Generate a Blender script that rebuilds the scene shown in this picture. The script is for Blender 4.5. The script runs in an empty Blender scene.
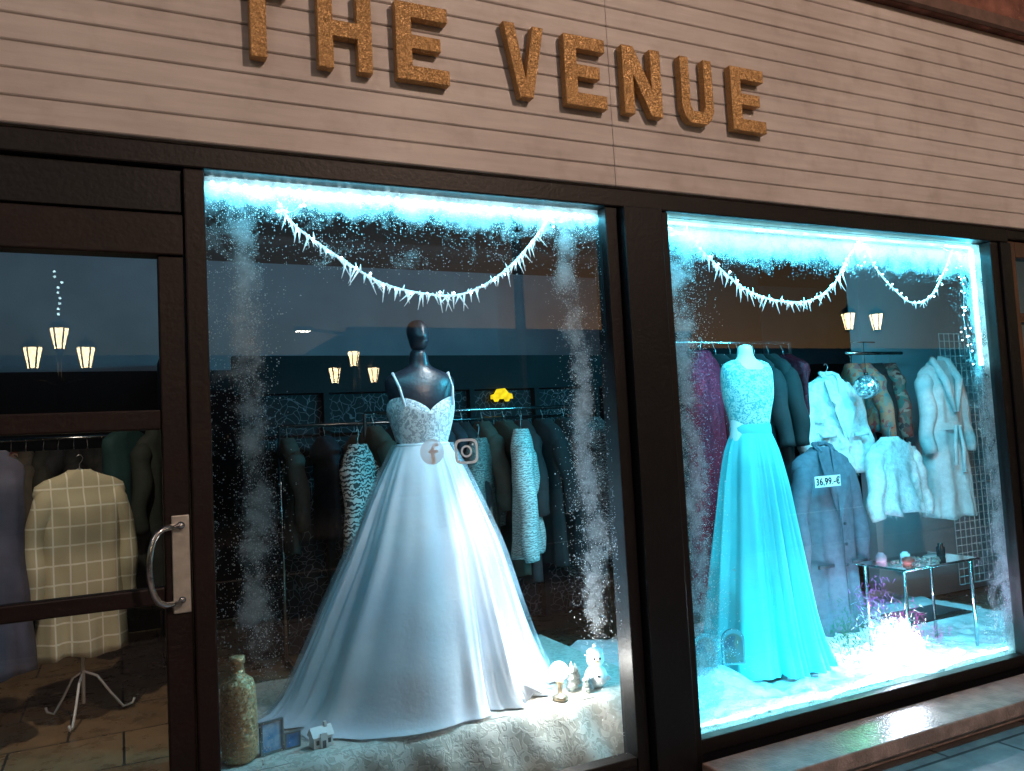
import bpy, math, random
from mathutils import Vector, Matrix, noise
random.seed(7)
scene=bpy.context.scene
scene.view_settings.view_transform='Standard'; scene.view_settings.look='None'; scene.view_settings.exposure=0
PI=math.pi
# ------------------------------------------------------------------ helpers
class NT:
    def __init__(s,name):
        s.m=bpy.data.materials.new(name); s.m.use_nodes=True; s.t=s.m.node_tree; s.t.nodes.clear()
        s.out=s.n('ShaderNodeOutputMaterial')
    def n(s,typ): return s.t.nodes.new(typ)
    def l(s,a,b): s.t.links.new(a,b)
    def math(s,op,a,b=None,clamp=False):
        nd=s.t.nodes.new('ShaderNodeMath'); nd.operation=op; nd.use_clamp=clamp
        for i,v in enumerate((a,b)):
            if v is None: continue
            if hasattr(v,'links'): s.l(v,nd.inputs[i])
            else: nd.inputs[i].default_value=v
        return nd.outputs[0]
    def noise(s,scale,detail=2,coord=None,rough=.55,dist=0):
        nd=s.t.nodes.new('ShaderNodeTexNoise'); nd.inputs['Scale'].default_value=scale; nd.inputs['Detail'].default_value=detail
        nd.inputs['Roughness'].default_value=rough; nd.inputs['Distortion'].default_value=dist
        s.l(coord or s.coord(),nd.inputs['Vector']); return nd.outputs['Fac']
    def coord(s):
        if not hasattr(s,'_c'): s._c=s.t.nodes.new('ShaderNodeTexCoord').outputs['Object']
        return s._c
    def ramp(s,fac,stops):
        nd=s.t.nodes.new('ShaderNodeValToRGB'); e=nd.color_ramp.elements
        while len(e)<len(stops): e.new(0.5)
        for i,(p,c) in enumerate(stops): e[i].position=p; e[i].color=c
        s.l(fac,nd.inputs[0]); return nd.outputs[0]
    def mix(s,fac,a,b,blend='MIX'):
        nd=s.t.nodes.new('ShaderNodeMix'); nd.data_type='RGBA'; nd.blend_type=blend
        for sock,v in ((nd.inputs[0],fac),(nd.inputs[6],a),(nd.inputs[7],b)):
            if hasattr(v,'links'): s.l(v,sock)
            else: sock.default_value=v
        return nd.outputs[2]
    def bump(s,h,strength=.3,dist=.01):
        nd=s.t.nodes.new('ShaderNodeBump'); nd.inputs['Strength'].default_value=strength; nd.inputs['Distance'].default_value=dist
        s.l(h,nd.inputs['Height']); return nd.outputs[0]
    def pbr(s,col,rough=.6,metal=0,normal=None,**kw):
        p=s.t.nodes.new('ShaderNodeBsdfPrincipled')
        for k,v in (('Base Color',col),('Roughness',rough),('Metallic',metal)):
            if hasattr(v,'links'): s.l(v,p.inputs[k])
            else: p.inputs[k].default_value=v
        if normal: s.l(normal,p.inputs['Normal'])
        for k,v in kw.items():
            if hasattr(v,'links'): s.l(v,p.inputs[k])
            else: p.inputs[k].default_value=v
        s.l(p.outputs[0],s.out.inputs[0]); return p
def simple(name,c1,c2=None,scale=20,rough=.6,metal=0,bump=.2,bscale=60,**kw):
    t=NT(name); c2=c2 or tuple(x*.7 for x in c1[:3])+(1,)
    col=t.mix(t.ramp(t.noise(scale,2),[(.35,(0,0,0,1)),(.65,(1,1,1,1))]),c1,c2)
    t.pbr(col,rough,metal,t.bump(t.noise(bscale,1),bump,.005) if bump>.1 else None,**kw); return t.m
def emis(name,c,strength):
    t=NT(name); e=t.n('ShaderNodeEmission'); e.inputs[0].default_value=c
    nz=t.noise(30,0); t.l(t.math('MULTIPLY',t.math('ADD',nz,.5),strength),e.inputs[1])
    t.l(e.outputs[0],t.out.inputs[0]); t.m.cycles.emission_sampling='NONE'; return t.m
class MB:
    def __init__(s): s.v=[];s.f=[];s.mi=[];s.cur=0
    def add(s,vs,fs):
        o=len(s.v); s.v+= [tuple(v) for v in vs]; s.f+=[tuple(i+o for i in f) for f in fs]; s.mi+=[s.cur]*len(fs); return s
    def box(s,x0,x1,y0,y1,z0,z1):
        return s.add([(x0,y0,z0),(x1,y0,z0),(x1,y1,z0),(x0,y1,z0),(x0,y0,z1),(x1,y0,z1),(x1,y1,z1),(x0,y1,z1)],
          [(0,3,2,1),(4,5,6,7),(0,1,5,4),(1,2,6,5),(2,3,7,6),(3,0,4,7)])
    def quad(s,a,b,c,d): return s.add([a,b,c,d],[(0,1,2,3)])
    def rings(s,R,cap=True):
        n=len(R[0]); vs=[p for r in R for p in r]; fs=[]
        for i in range(len(R)-1):
            for j in range(n):
                k=(j+1)%n; fs.append((i*n+j,i*n+k,(i+1)*n+k,(i+1)*n+j))
        if cap: fs.append(tuple(reversed(range(n)))); fs.append(tuple(range((len(R)-1)*n,len(R)*n)))
        return s.add(vs,fs)
    def tube(s,path,r,n=8,cap=True):
        P=[Vector(p) for p in path]; R=[]
        for i,p in enumerate(P):
            d=(P[min(i+1,len(P)-1)]-P[max(i-1,0)]).normalized()
            a=Vector((0,1,0)) if abs(d.y)<.9 else Vector((1,0,0))
            u=d.cross(a).normalized(); w=d.cross(u)
            rr=r[i] if isinstance(r,(list,tuple)) else r
            R.append([p+u*math.cos(2*PI*j/n)*rr+w*math.sin(2*PI*j/n)*rr for j in range(n)])
        return s.rings(R,cap)
    def lathe(s,prof,cx=0,cy=0,n=20,sx=1,sy=1):
        return s.rings([[(cx+r*sx*math.cos(2*PI*j/n),cy+r*sy*math.sin(2*PI*j/n),z) for j in range(n)] for r,z in prof])
    def sphere(s,c,r,n=12,m=8,sz=1):
        return s.lathe([(max(r*math.sin(PI*i/m),1e-4),c[2]-r*sz*math.cos(PI*i/m)) for i in range(m+1)],c[0],c[1],n)
    def cone(s,a,b,r,n=5): return s.tube([a,b],[r,.0006],n)
    def obj(s,name,mats,parent=None,smooth=True,loc=None,rotz=0,bevel=0,subsurf=0):
        me=bpy.data.meshes.new(name); me.from_pydata(s.v,[],s.f)
        for m in (mats if isinstance(mats,(list,tuple)) else [mats]): me.materials.append(m)
        for i,p in enumerate(me.polygons): p.material_index=s.mi[i]; p.use_smooth=smooth
        me.update()
        o=bpy.data.objects.new(name,me); bpy.context.collection.objects.link(o)
        if loc: o.location=loc
        o.rotation_euler[2]=rotz
        if parent: o.parent=parent
        if bevel:
            b=o.modifiers.new('b','BEVEL'); b.width=bevel; b.segments=2; b.limit_method='ANGLE'
        if subsurf:
            b=o.modifiers.new('s','SUBSURF'); b.levels=b.render_levels=subsurf
        return o
def root(name,loc=(0,0,0),rotz=0):
    e=bpy.data.objects.new(name,None); e.empty_display_size=.1; bpy.context.collection.objects.link(e)
    e.location=loc; e.rotation_euler[2]=rotz; return e
def light(name,typ,loc,energy,color,parent=None,target=None,**kw):
    d=bpy.data.lights.new(name,typ); d.energy=energy; d.color=color
    for k,v in kw.items(): setattr(d,k,v)
    o=bpy.data.objects.new(name,d); bpy.context.collection.objects.link(o); o.location=loc
    if target is not None:
        o.rotation_euler=(Vector(target)-Vector(loc)).to_track_quat('-Z','Y').to_euler()
    if parent: o.parent=parent
    return o
CY=(.06,.70,1.0)
# ------------------------------------------------------------------ camera
f=812.4;psi,pt,rl=[math.radians(a) for a in (26.02,3.67,3.0)]
Fv=Vector((math.sin(psi)*math.cos(pt),math.cos(psi)*math.cos(pt),math.sin(pt)))
R0=Vector((math.cos(psi),-math.sin(psi),0));U0=R0.cross(Fv)
Rv=R0*math.cos(rl)-U0*math.sin(rl);Uv=R0*math.sin(rl)+U0*math.cos(rl)
cam=bpy.data.cameras.new('camera');cam.lens=f/1024*36;cam.clip_start=.05;cam.clip_end=2000
co=bpy.data.objects.new('camera',cam);bpy.context.collection.objects.link(co)
M=Matrix((Rv,Uv,-Fv)).transposed().to_4x4();M.translation=(0,-2.696,1.55);co.matrix_world=M
scene.camera=co
# ------------------------------------------------------------------ world
w=bpy.data.worlds.new("World");scene.world=w;w.use_nodes=True
nt=w.node_tree;bg=nt.nodes['Background'];sky=nt.nodes.new('ShaderNodeTexSky');sky.sky_type='NISHITA';sky.sun_disc=False
sky.sun_elevation=math.radians(1);sky.sun_rotation=math.radians(150)
nt.links.new(sky.outputs[0],bg.inputs[0]);bg.inputs[1].default_value=.10
light('dusk_sun','SUN',(-20,-20,30),.03,(1,.8,.65),target=(2,0,0),angle=math.radians(10))
# ------------------------------------------------------------------ materials
def board_mat():
    t=NT('painted_siding')
    mp=t.n('ShaderNodeMapping'); mp.inputs['Scale'].default_value=(1.2,1,14); t.l(t.coord(),mp.inputs[0])
    a=t.noise(3,4,mp.outputs[0]); b=t.noise(1.3,4); c=t.noise(9,4)
    col=t.mix(t.ramp(a,[(.3,(0,0,0,1)),(.75,(1,1,1,1))]),(.52,.48,.46,1),(.64,.59,.57,1))
    col=t.mix(1.0,col,t.ramp(b,[(.3,(.78,.75,.74,1)),(.62,(1,1,1,1))]),'MULTIPLY')
    col=t.mix(1.0,col,t.ramp(c,[(.28,(.86,.84,.83,1)),(.48,(1,1,1,1))]),'MULTIPLY')
    t.pbr(col,.5,0,t.bump(t.noise(40,2,mp.outputs[0]),.15,.003)); return t.m
M_board=board_mat()
M_frame=simple('dark_frame_paint',(.007,.005,.006,1),(.005,.004,.005,1),8,.48,**{'Specular IOR Level':.35})
M_pillar=simple('black_frame_paint',(.004,.004,.006,1),(.003,.003,.005,1),8,.46,**{'Specular IOR Level':.35})
M_doorf=simple('brown_door_paint',(.013,.005,.005,1),(.008,.0035,.0035,1),10,.48,**{'Specular IOR Level':.35})
M_stucco=simple('brown_stucco',(.26,.11,.08,1),(.12,.05,.035,1),9,.9,0,1.0,50)
def glitter(name,c1,c2,scale,metal=.7,rough=.35,tilt=1.1):
    t=NT(name); v=t.n('ShaderNodeTexVoronoi'); v.inputs['Scale'].default_value=scale; t.l(t.coord(),v.inputs['Vector'])
    sp=t.n('ShaderNodeSeparateColor'); t.l(v.outputs['Color'],sp.inputs[0])
    col=t.mix(sp.outputs[0],c1,c2)
    vm=t.n('ShaderNodeVectorMath'); vm.operation='MULTIPLY_ADD'; t.l(v.outputs['Color'],vm.inputs[0]); vm.inputs[1].default_value=(tilt,)*3; vm.inputs[2].default_value=(-tilt/2,)*3
    g=t.n('ShaderNodeNewGeometry'); va=t.n('ShaderNodeVectorMath'); va.operation='ADD'; t.l(g.outputs['Normal'],va.inputs[0]); t.l(vm.outputs[0],va.inputs[1])
    vn=t.n('ShaderNodeVectorMath'); vn.operation='NORMALIZE'; t.l(va.outputs[0],vn.inputs[0])
    t.pbr(col,rough,metal,vn.outputs[0]); return t.m
M_letter=glitter('gold_glitter_letter',(.62,.37,.15,1),(.34,.19,.075,1),380,.45,.42,.9)
M_steel=simple('brushed_steel',(.65,.65,.66,1),(.5,.5,.52,1),30,.22,1)
M_black=simple('black_plastic',(.012,.012,.014,1),None,10,.25,0)
def glass_mat(name,k=1.7,tint=(.96,.98,.99,1)):
    t=NT(name); tr=t.n('ShaderNodeBsdfTransparent'); tr.inputs[0].default_value=tint
    gl=t.n('ShaderNodeBsdfGlossy'); gl.inputs['Roughness'].default_value=0
    fr=t.n('ShaderNodeFresnel'); fr.inputs['IOR'].default_value=1.5
    fac=t.math('MULTIPLY',fr.outputs[0],k,True)
    mx=t.n('ShaderNodeMixShader'); t.l(fac,mx.inputs[0]); t.l(tr.outputs[0],mx.inputs[1]); t.l(gl.outputs[0],mx.inputs[2]); t.l(mx.outputs[0],t.out.inputs[0]); return t.m
M_glass=glass_mat('window_glass')
def frost_mat():
    t=NT('frost_spray'); at=t.n('ShaderNodeAttribute'); at.attribute_name='dens'; d=at.outputs['Fac']
    v=t.n('ShaderNodeTexVoronoi'); v.inputs['Scale'].default_value=165; t.l(t.coord(),v.inputs['Vector'])
    sp=t.n('ShaderNodeSeparateColor'); t.l(v.outputs['Color'],sp.inputs[0])
    dot=t.math('LESS_THAN',v.outputs['Distance'],t.math('MULTIPLY',sp.outputs[1],.62))
    n1=t.noise(14,3,rough=.72,dist=.4)
    keep=t.math('LESS_THAN',sp.outputs[0],t.math('MULTIPLY',d,t.math('MULTIPLY',n1,2.1))); speck=t.math('MULTIPLY',dot,keep)
    cl=t.math('MULTIPLY',t.math('SUBTRACT',t.math('ADD',t.math('MULTIPLY',d,.66),n1),.80),1.6,True)
    alpha=t.math('MAXIMUM',t.math('MULTIPLY',speck,.95),t.math('MULTIPLY',cl,.9),True)
    df=t.n('ShaderNodeBsdfDiffuse'); df.inputs[0].default_value=(.88,.9,.92,1)
    tl=t.n('ShaderNodeBsdfTranslucent'); tl.inputs[0].default_value=(.88,.9,.92,1)
    m0=t.n('ShaderNodeMixShader'); m0.inputs[0].default_value=.55; t.l(df.outputs[0],m0.inputs[1]); t.l(tl.outputs[0],m0.inputs[2])
    tr=t.n('ShaderNodeBsdfTransparent'); mx=t.n('ShaderNodeMixShader'); t.l(alpha,mx.inputs[0]); t.l(tr.outputs[0],mx.inputs[1]); t.l(m0.outputs[0],mx.inputs[2]); t.l(mx.outputs[0],t.out.inputs[0]); return t.m
M_frost=frost_mat()
def fabric(name,c1,c2=None,scale=8,rough=.8,weave=350,bump=.25,**kw):
    return simple(name,c1,c2,scale,rough,0,bump,weave,**kw)
M_tulle=simple('white_tulle',(.82,.86,.92,1),(.70,.76,.86,1),4,.6)
def sheer(name,c,a=.4):
    t=NT(name); df=t.n('ShaderNodeBsdfDiffuse'); df.inputs[0].default_value=c; tl=t.n('ShaderNodeBsdfTranslucent'); tl.inputs[0].default_value=c
    m0=t.n('ShaderNodeMixShader'); t.l(df.outputs[0],m0.inputs[1]); t.l(tl.outputs[0],m0.inputs[2])
    tr=t.n('ShaderNodeBsdfTransparent'); mx=t.n('ShaderNodeMixShader'); nz=t.noise(6,0); t.l(t.math('MULTIPLY',nz,a*2,True),mx.inputs[0]); t.l(tr.outputs[0],mx.inputs[1]); t.l(m0.outputs[0],mx.inputs[2]); t.l(mx.outputs[0],t.out.inputs[0]); return t.m
M_sheer=sheer('sheer_tulle',(.84,.90,.96,1),.16)
def lace(name,base,hi,scale=45,emb=.6):
    t=NT(name); n=t.noise(scale,2,rough=.6,dist=1.6)
    m=t.ramp(n,[(.44,(0,0,0,1)),(.54,(1,1,1,1))])
    t.pbr(t.mix(m,base,hi),.7,.0,t.bump(m,emb,.004)); return t.m
M_bodice=lace('white_lace',(.46,.49,.54,1),(.9,.92,.95,1),48,.5)
M_cloth=lace('table_lace_cloth',(.42,.40,.35,1),(.56,.54,.49,1),26,.3)
M_aqua=fabric('aqua_chiffon',(.10,.50,.52,1),(.07,.42,.45,1),4,.7,bump=.05)
M_aqualace=lace('aqua_lace',(.08,.33,.35,1),(.46,.62,.58,1),48)
M_mblack=simple('mannequin_black',(.022,.027,.04,1),(.018,.022,.032,1),10,.34)
M_mwhite=simple('mannequin_white',(.75,.75,.73,1),(.68,.68,.66,1),10,.45)
M_snow=simple('snow_fabric',(.82,.84,.86,1),(.7,.72,.75,1),12,.95,0,1.0,40)
M_white=fabric('white_knit',(.70,.72,.72,1),(.58,.60,.60,1),25,.9,140,.5)
M_fur=fabric('white_fur',(.76,.78,.78,1),(.60,.62,.62,1),40,.95,90,.8)
M_plasticw=simple('white_plastic',(.8,.8,.8,1),(.72,.72,.72,1),10,.4)
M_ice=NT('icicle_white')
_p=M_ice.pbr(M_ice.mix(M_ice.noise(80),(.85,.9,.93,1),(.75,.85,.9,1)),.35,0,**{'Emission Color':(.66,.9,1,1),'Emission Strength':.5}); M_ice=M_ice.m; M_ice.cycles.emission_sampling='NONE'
M_led=emis('led_bead',(.45,.95,1,1),11); M_ledw=emis('led_bead_white',(.62,.95,1,1),16); M_warmbulb=emis('warm_bulb',(1,.99,.95,1),80)
M_lant=emis('lantern_glow',(1,.76,.42,1),30); M_cob=emis('street_light_glow',(1,.9,.75,1),40)
M_ledstrip=emis('led_strip_core',(.30,.92,1,1),10); M_ledcore2=emis('led_strip_core_dim',(.25,.85,1,1),2)
# ------------------------------------------------------------------ ground / street
def paving(name,c1,c2,sx,sy,mort,rough=.6,mc=(.04,.04,.04,1)):
    t=NT(name); b=t.n('ShaderNodeTexBrick'); t.l(t.coord(),b.inputs['Vector'])
    b.inputs['Scale'].default_value=1; b.inputs['Brick Width'].default_value=sx; b.inputs['Row Height'].default_value=sy; b.inputs['Mortar Size'].default_value=mort
    b.inputs['Color1'].default_value=c1; b.inputs['Color2'].default_value=c2; b.inputs['Mortar'].default_value=mc
    n=t.noise(7,5,rough=.7); n2=t.noise(90,2)
    col=t.mix(1.0,b.outputs['Color'],t.ramp(n,[(.3,(.55,.55,.57,1)),(.7,(1.1,1.08,1.05,1))]),'MULTIPLY')
    t.pbr(col,t.math('ADD',t.math('MULTIPLY',n,.4),rough-.25),0,t.bump(t.mix(.5,b.outputs['Fac'],n2),.35,.004)); return t.m
g=MB(); g.quad((-300,-300,0),(300,-300,0),(300,300,0),(-300,300,0)); g.obj('ground',simple('ground_earth',(.05,.05,.045,1),None,3,.9))
g=MB(); g.box(-40,40,-4,-.02,-.05,.17); g.obj('pavement',paving('paving_slabs',(.42,.40,.39,1),(.34,.32,.32,1),.6,.4,.008,.65,(.10,.10,.10,1)))
g=MB(); g.box(-40,40,-4.15,-4.003,-.05,.175); g.obj('kerb',simple('kerb_stone',(.28,.27,.26,1)))
g=MB(); g.quad((-60,-11,.02),(60,-11,.02),(60,-4.15,.02),(-60,-4.15,.02))
g.obj('road',simple('asphalt',(.05,.05,.052,1),(.035,.035,.037,1),5,.75,0,.6,150))
g=MB()
for i in range(-10,11): g.quad((i*5,-7.65,.026),(i*5+2.5,-7.65,.026),(i*5+2.5,-7.53,.026),(i*5,-7.53,.026))
g.obj('road_marking',simple('road_paint',(.7,.7,.68,1)))
g=MB(); g.box(-40,40,-16,-11,-.05,.15); g.obj('pavement',paving('paving_far',(.2,.2,.2,1),(.17,.17,.17,1),.6,.4,.012))
ob=root('terrace_building',(0,-20,0)); g=MB()
for i,(x0,x1,h) in enumerate([(-30,-6,4.6),(-6,6,4.1),(6,18,4.9),(18,45,4.3)]):
    g.box(x0,x1-.05,-6,0,0,h); g.box(x0-.1,x1,-.0,.25,h-.2,h+.02)
g.obj('walls',simple('dark_plaster',(.06,.055,.055,1),(.04,.04,.045,1),2,.9),ob)
g=MB()
for i in range(-14,20): g.box(i*2.1,i*2.1+1.1,.01,.06,1.2,2.6)
g.obj('windows',simple('dark_pane',(.02,.02,.025,1),None,3,.1),ob)
# ------------------------------------------------------------------ shop building
shop=root('shop_front')
g=MB(); pitch=.0815; prof=[]; z=2.518
while z<3.56:
    prof+=[(-.0545,z),(-.0600,z+.002),(-.0630,z+.0055),(-.0610,z+pitch-.004),(-.0565,z+pitch-.001)]; z+=pitch
xs=[-7+i*.5 for i in range(18)]+[1.786]; xs2=[1.7885]+[2.0+.5*i for i in range(21)]
for XS in (xs,xs2):
    n=len(prof); vs=[(x,y,zz) for x in XS for y,zz in prof]; fs=[(i*n+j,(i+1)*n+j,(i+1)*n+j+1,i*n+j+1) for i in range(len(XS)-1) for j in range(n-1)]
    g.add(vs,fs)
g.obj('siding',M_board,shop,smooth=False)
g=MB(); g.box(-7,12,-.045,.10,2.515,3.575); g.obj('siding_backing',simple('groove_paint',(.30,.26,.24,1)),shop,smooth=False)
g=MB(); g.box(-7,12,-.10,.10,3.578,7.5); g.obj('upper_wall',M_stucco,shop,smooth=False)
g=MB(); g.box(-7,12,-.13,-.101,3.58,3.64); g.obj('cornice',simple('cornice_paint',(.15,.09,.07,1)),shop,smooth=False)
g=MB(); g.box(-7,4.25,-.05,.035,2.44,2.513); g.box(4.256,12,-.045,.09,2.46,2.512)
g.obj('header_frame',M_frame,shop,bevel=.006,smooth=False)
g=MB()
g.box(.262,1.743,-.035,.03,.29,.322); g.box(2.049,4.10,-.035,.03,.265,.322)
g.box(1.745,1.80,-.04,.06,.17,2.4385); g.box(1.99,2.047,-.04,.06,.17,2.4385); g.box(4.103,4.165,-.045,.06,.17,2.4385)
g.obj('window_frame',M_frame,shop,bevel=.004,smooth=False)
g=MB(); g.box(1.803,1.987,-.085,.07,.17,2.437); g.box(4.168,4.253,-.06,.07,.17,2.437); g.obj('pilaster',M_pillar,shop,bevel=.006,smooth=False)
g=MB(); g.box(.198,.26,-.05,.06,.17,2.437); g.obj('door_jamb',M_doorf,shop,bevel=.006,smooth=False)
g=MB(); g.box(.262,1.743,-.03,.05,.17,.289); g.box(2.049,4.10,-.03,.05,.17,.2635); g.obj('plinth',M_pillar,shop,smooth=False)
g=MB(); g.box(2.0,12,-.33,-.087,.2,.262); g.box(2.0,12,-.31,-.087,.171,.199); g.obj('stone_ledge',simple('wet_stone',(.40,.29,.25,1),(.24,.175,.15,1),14,.34,0,.5,90),shop,bevel=.006,smooth=False)
g=MB(); g.box(-1.5,1.98,-.33,-.052,.171,.235); g.obj('door_step',simple('step_stone',(.25,.2,.18,1),(.2,.15,.13,1),14,.5,0,.4,70),shop,bevel=.006,smooth=False)
g=MB(); g.quad((.25,0,.30),(1.75,0,.30),(1.75,0,2.45),(.25,0,2.45)); g.quad((2.04,0,.28),(4.11,0,.28),(4.11,0,2.45),(2.04,0,2.45)); g.obj('window_panes',M_glass,shop,smooth=False)
g=MB()
g.box(4.256,4.33,-.03,.05,.265,2.455); g.box(5.5,5.6,-.03,.05,.265,2.455); g.box(4.334,5.496,-.028,.05,2.37,2.455); g.box(4.334,5.496,-.028,.05,2.02,2.07); g.box(4.334,5.496,-.02,.04,.265,1.35)
for i in range(4): g.box(4.36+i*.28,4.36+i*.28+.24,-.035,-.021,.34,1.28)
g.obj('timber_shopfront',simple('brown_timber',(.11,.045,.025,1),(.06,.028,.018,1),6,.4,0,.3,30),shop,bevel=.004,smooth=False)
g=MB(); g.quad((4.33,.01,1.35),(5.5,.01,1.35),(5.5,.01,2.02),(4.33,.01,2.02)); g.quad((4.33,.01,2.07),(5.5,.01,2.07),(5.5,.01,2.37),(4.33,.01,2.37)); g.obj('timber_shopfront_glass',M_glass,shop,smooth=False)
g=MB(); g.box(5.603,12,-.02,.1,.17,2.46); g.obj('side_wall',M_stucco,shop,smooth=False)
g=MB(); g.box(-7,-1.0,-.02,.1,.17,2.437); g.obj('side_wall_2',M_pillar,shop,smooth=False)
# door
door=root('shop_door')
g=MB(); D0,D1=-.80,.12
g.box(D1,.194,-.035,.02,.20,2.16+.0); g.box(D0-.08,D0,-.035,.02,.20,2.16)
for z0,z1 in ((1.11,1.16),(1.63,1.69),(.20,.36)): g.box(D0+.001,D1-.001,-.03,.017,z0,z1)
g.box(D0-.2,.194,-.045,.03,2.162,2.29)
g.obj('frame',M_doorf,door,bevel=.005,smooth=False)
g=MB(); g.box(-.999,-.883,-.045,.03,.17,2.16); g.obj('outer_jamb',M_doorf,door,bevel=.005,smooth=False)
g=MB(); g.box(-.999,.194,-.03,.03,2.30,2.436); g.obj('transom_panel',M_pillar,door,bevel=.003,smooth=False)
g=MB()
for z0,z1 in ((.36,1.11),(1.16,1.63),(1.69,2.16)): g.quad((D0,-.005,z0),(D1,-.005,z0),(D1,-.005,z1),(D0,-.005,z1))
g.obj('panes',M_glass,door,smooth=False)
g=MB(); g.box(.140,.190,-.043,-.0355,1.08,1.37); g.obj('handle_plate',simple('satin_plate',(.62,.60,.55,1),(.5,.48,.44,1),30,.45,.6),door,bevel=.003,smooth=False)
g=MB(); pts=[]
for i in range(13):
    a=PI*i/12; pts.append((.160-.085*math.sin(a)**.5,-.045-.05*math.sin(a)**.4,1.225+.115*math.cos(a)))
g.tube(pts,.0095,10); g.obj('handle_bar',M_steel,door)
g=MB(); g.tube([(.165,-.055,1.34),(.165,-.043,1.34)],.012,12); g.tube([(.165,-.05,1.12),(.165,-.043,1.12)],.01,12); g.obj('lock_cylinders',M_steel,door)
# sign letters
def letter(polys,x0,x1,z0=2.805,z1=3.085):
    g=MB()
    for P in polys:
        n=len(P); fr=[(x0+(x1-x0)*u,-.104,z0+(z1-z0)*v) for u,v in P]; bk=[(x,-.066,z) for x,_,z in fr]
        g.add(fr+bk,[tuple(range(n)),tuple(reversed(range(n,2*n)))]+[(j,(j+n),(j+1)%n+n,(j+1)%n) for j in range(n)])
    return g
Lt={'T':[[(.37,0),(.63,0),(.63,.8),(1,.8),(1,1),(0,1),(0,.8),(.37,.8)]],
'H':[[(0,0),(.28,0),(.28,.4),(.72,.4),(.72,0),(1,0),(1,1),(.72,1),(.72,.6),(.28,.6),(.28,1),(0,1)]],
'E':[[(0,0),(1,0),(1,.19),(.3,.19),(.3,.41),(.85,.41),(.85,.59),(.3,.59),(.3,.81),(1,.81),(1,1),(0,1)]],
'V':[[(.33,0),(.67,0),(1,1),(.72,1),(.5,.26),(.28,1),(0,1)]],
'N':[[(0,0),(.27,0),(.27,.58),(.70,0),(1,0),(1,1),(.73,1),(.73,.42),(.30,1),(0,1)]],
'U':[[(0,.22),(.1,.07),(.25,0),(.75,0),(.9,.07),(1,.22),(1,1),(.73,1),(.73,.27),(.66,.19),(.34,.19),(.27,.27),(.27,1),(0,1)]]}
sg=root('shop_sign')
for i,(c,x0,x1) in enumerate([('T',.33,.53),('H',.62,.805),('E',.89,1.085),('V',1.305,1.475),('E',1.56,1.745),('N',1.825,2.01),('U',2.11,2.275),('E',2.375,2.56)]):
    letter(Lt[c],x0,x1).obj('letter_%s_%d'%(c.lower(),i),M_letter,sg,smooth=False,bevel=.003)
# ------------------------------------------------------------------ interior shell
inn=root('shop_interior')
M_wallup=simple('sky_toned_wall',(.22,.26,.30,1),(.17,.21,.25,1),2,.9)  # reflected sky is partly put into this grey-blue wall colour
M_dark=simple('dark_wall',(.012,.012,.015,1),(.008,.008,.011,1),3,.85)
g=MB(); g.box(-5,9,.08,6,.0,.165); g.obj('floor',paving('floor_tiles',(.34,.22,.12,1),(.28,.18,.10,1),.5,.5,.006,.35),inn,smooth=False)
g=MB(); g.box(-5,9,.101,6,3.2,3.3); g.obj('ceiling',simple('ceiling_paint',(.05,.055,.06,1)),inn,smooth=False)
g=MB(); g.box(-5,9,4.6,4.7,2.25,3.2); g.box(-5.1,-5.0,.1,4.6,.17,3.2); g.box(9,9.1,.1,4.6,.17,3.2); g.obj('walls',M_wallup,inn,smooth=False)
g=MB(); g.box(-5,9,4.55,4.598,.17,2.25); g.box(.30,.38,1.5,4.5,.17,2.3); g.obj('dark_wall_panel',M_dark,inn,smooth=False)
def net_mat():
    t=NT('crackle_net'); v=t.n('ShaderNodeTexVoronoi'); v.feature='DISTANCE_TO_EDGE'; v.inputs['Scale'].default_value=22
    nd=t.n('ShaderNodeTexNoise'); nd.inputs['Scale'].default_value=6; t.l(t.coord(),nd.inputs['Vector']); t.l(t.mix(.12,t.coord(),nd.outputs['Color']),v.inputs['Vector'])
    mm=t.math('LESS_THAN',v.outputs['Distance'],.03); n=t.noise(4)
    t.pbr(t.mix(t.math('MULTIPLY',mm,n),(.007,.007,.010,1),(.28,.28,.32,1)),.8,0); return t.m
g=MB(); g.box(.75,3.4,3.0,3.03,.17,1.92); g.obj('display_panel',net_mat(),inn,smooth=False)
g=MB(); g.box(.70,3.7,2.95,3.05,1.93,2.19)
for i in range(6): g.box(.74+i*.55,.78+i*.55,2.93,3.0,.17,1.93)
g.obj('shelf_header',M_dark,inn,smooth=False)
g=MB(); g.box(5.05,8.9,1.62,1.72,.17,3.18); g.obj('partition_wall',simple('partition_paint',(.40,.46,.5,1),(.34,.40,.44,1),2,.85),inn,smooth=False)
g=MB(); g.box(3.72,5.0,2.6,2.66,.17,3.18); g.obj('dark_screen',simple('screen_cloth',(.010,.014,.020,1),(.007,.010,.015,1),3,.9),inn,smooth=False)
g=MB(); P=[(0,.02),(.0,.05),(.03,.06),(.05,.095),(.11,.1),(.14,.065),(.17,.055),(.175,.02),(.15,.02),(.14,.0),(.12,.0),(.11,.02),(.06,.02),(.05,0),(.03,0),(.02,.02)]
n=len(P); g.add([(2.56+u,2.90,1.83+v) for u,v in P]+[(2.56+u,2.93,1.83+v) for u,v in P],[tuple(range(n)),tuple(reversed(range(n,2*n)))]+[(j,j+n,(j+1)%n+n,(j+1)%n) for j in range(n)])
g.obj('yellow_car_shape',emis('yellow_glow',(1,.75,.02,1),1.1),smooth=False)  # flat yellow car outline with its own glow
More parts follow.
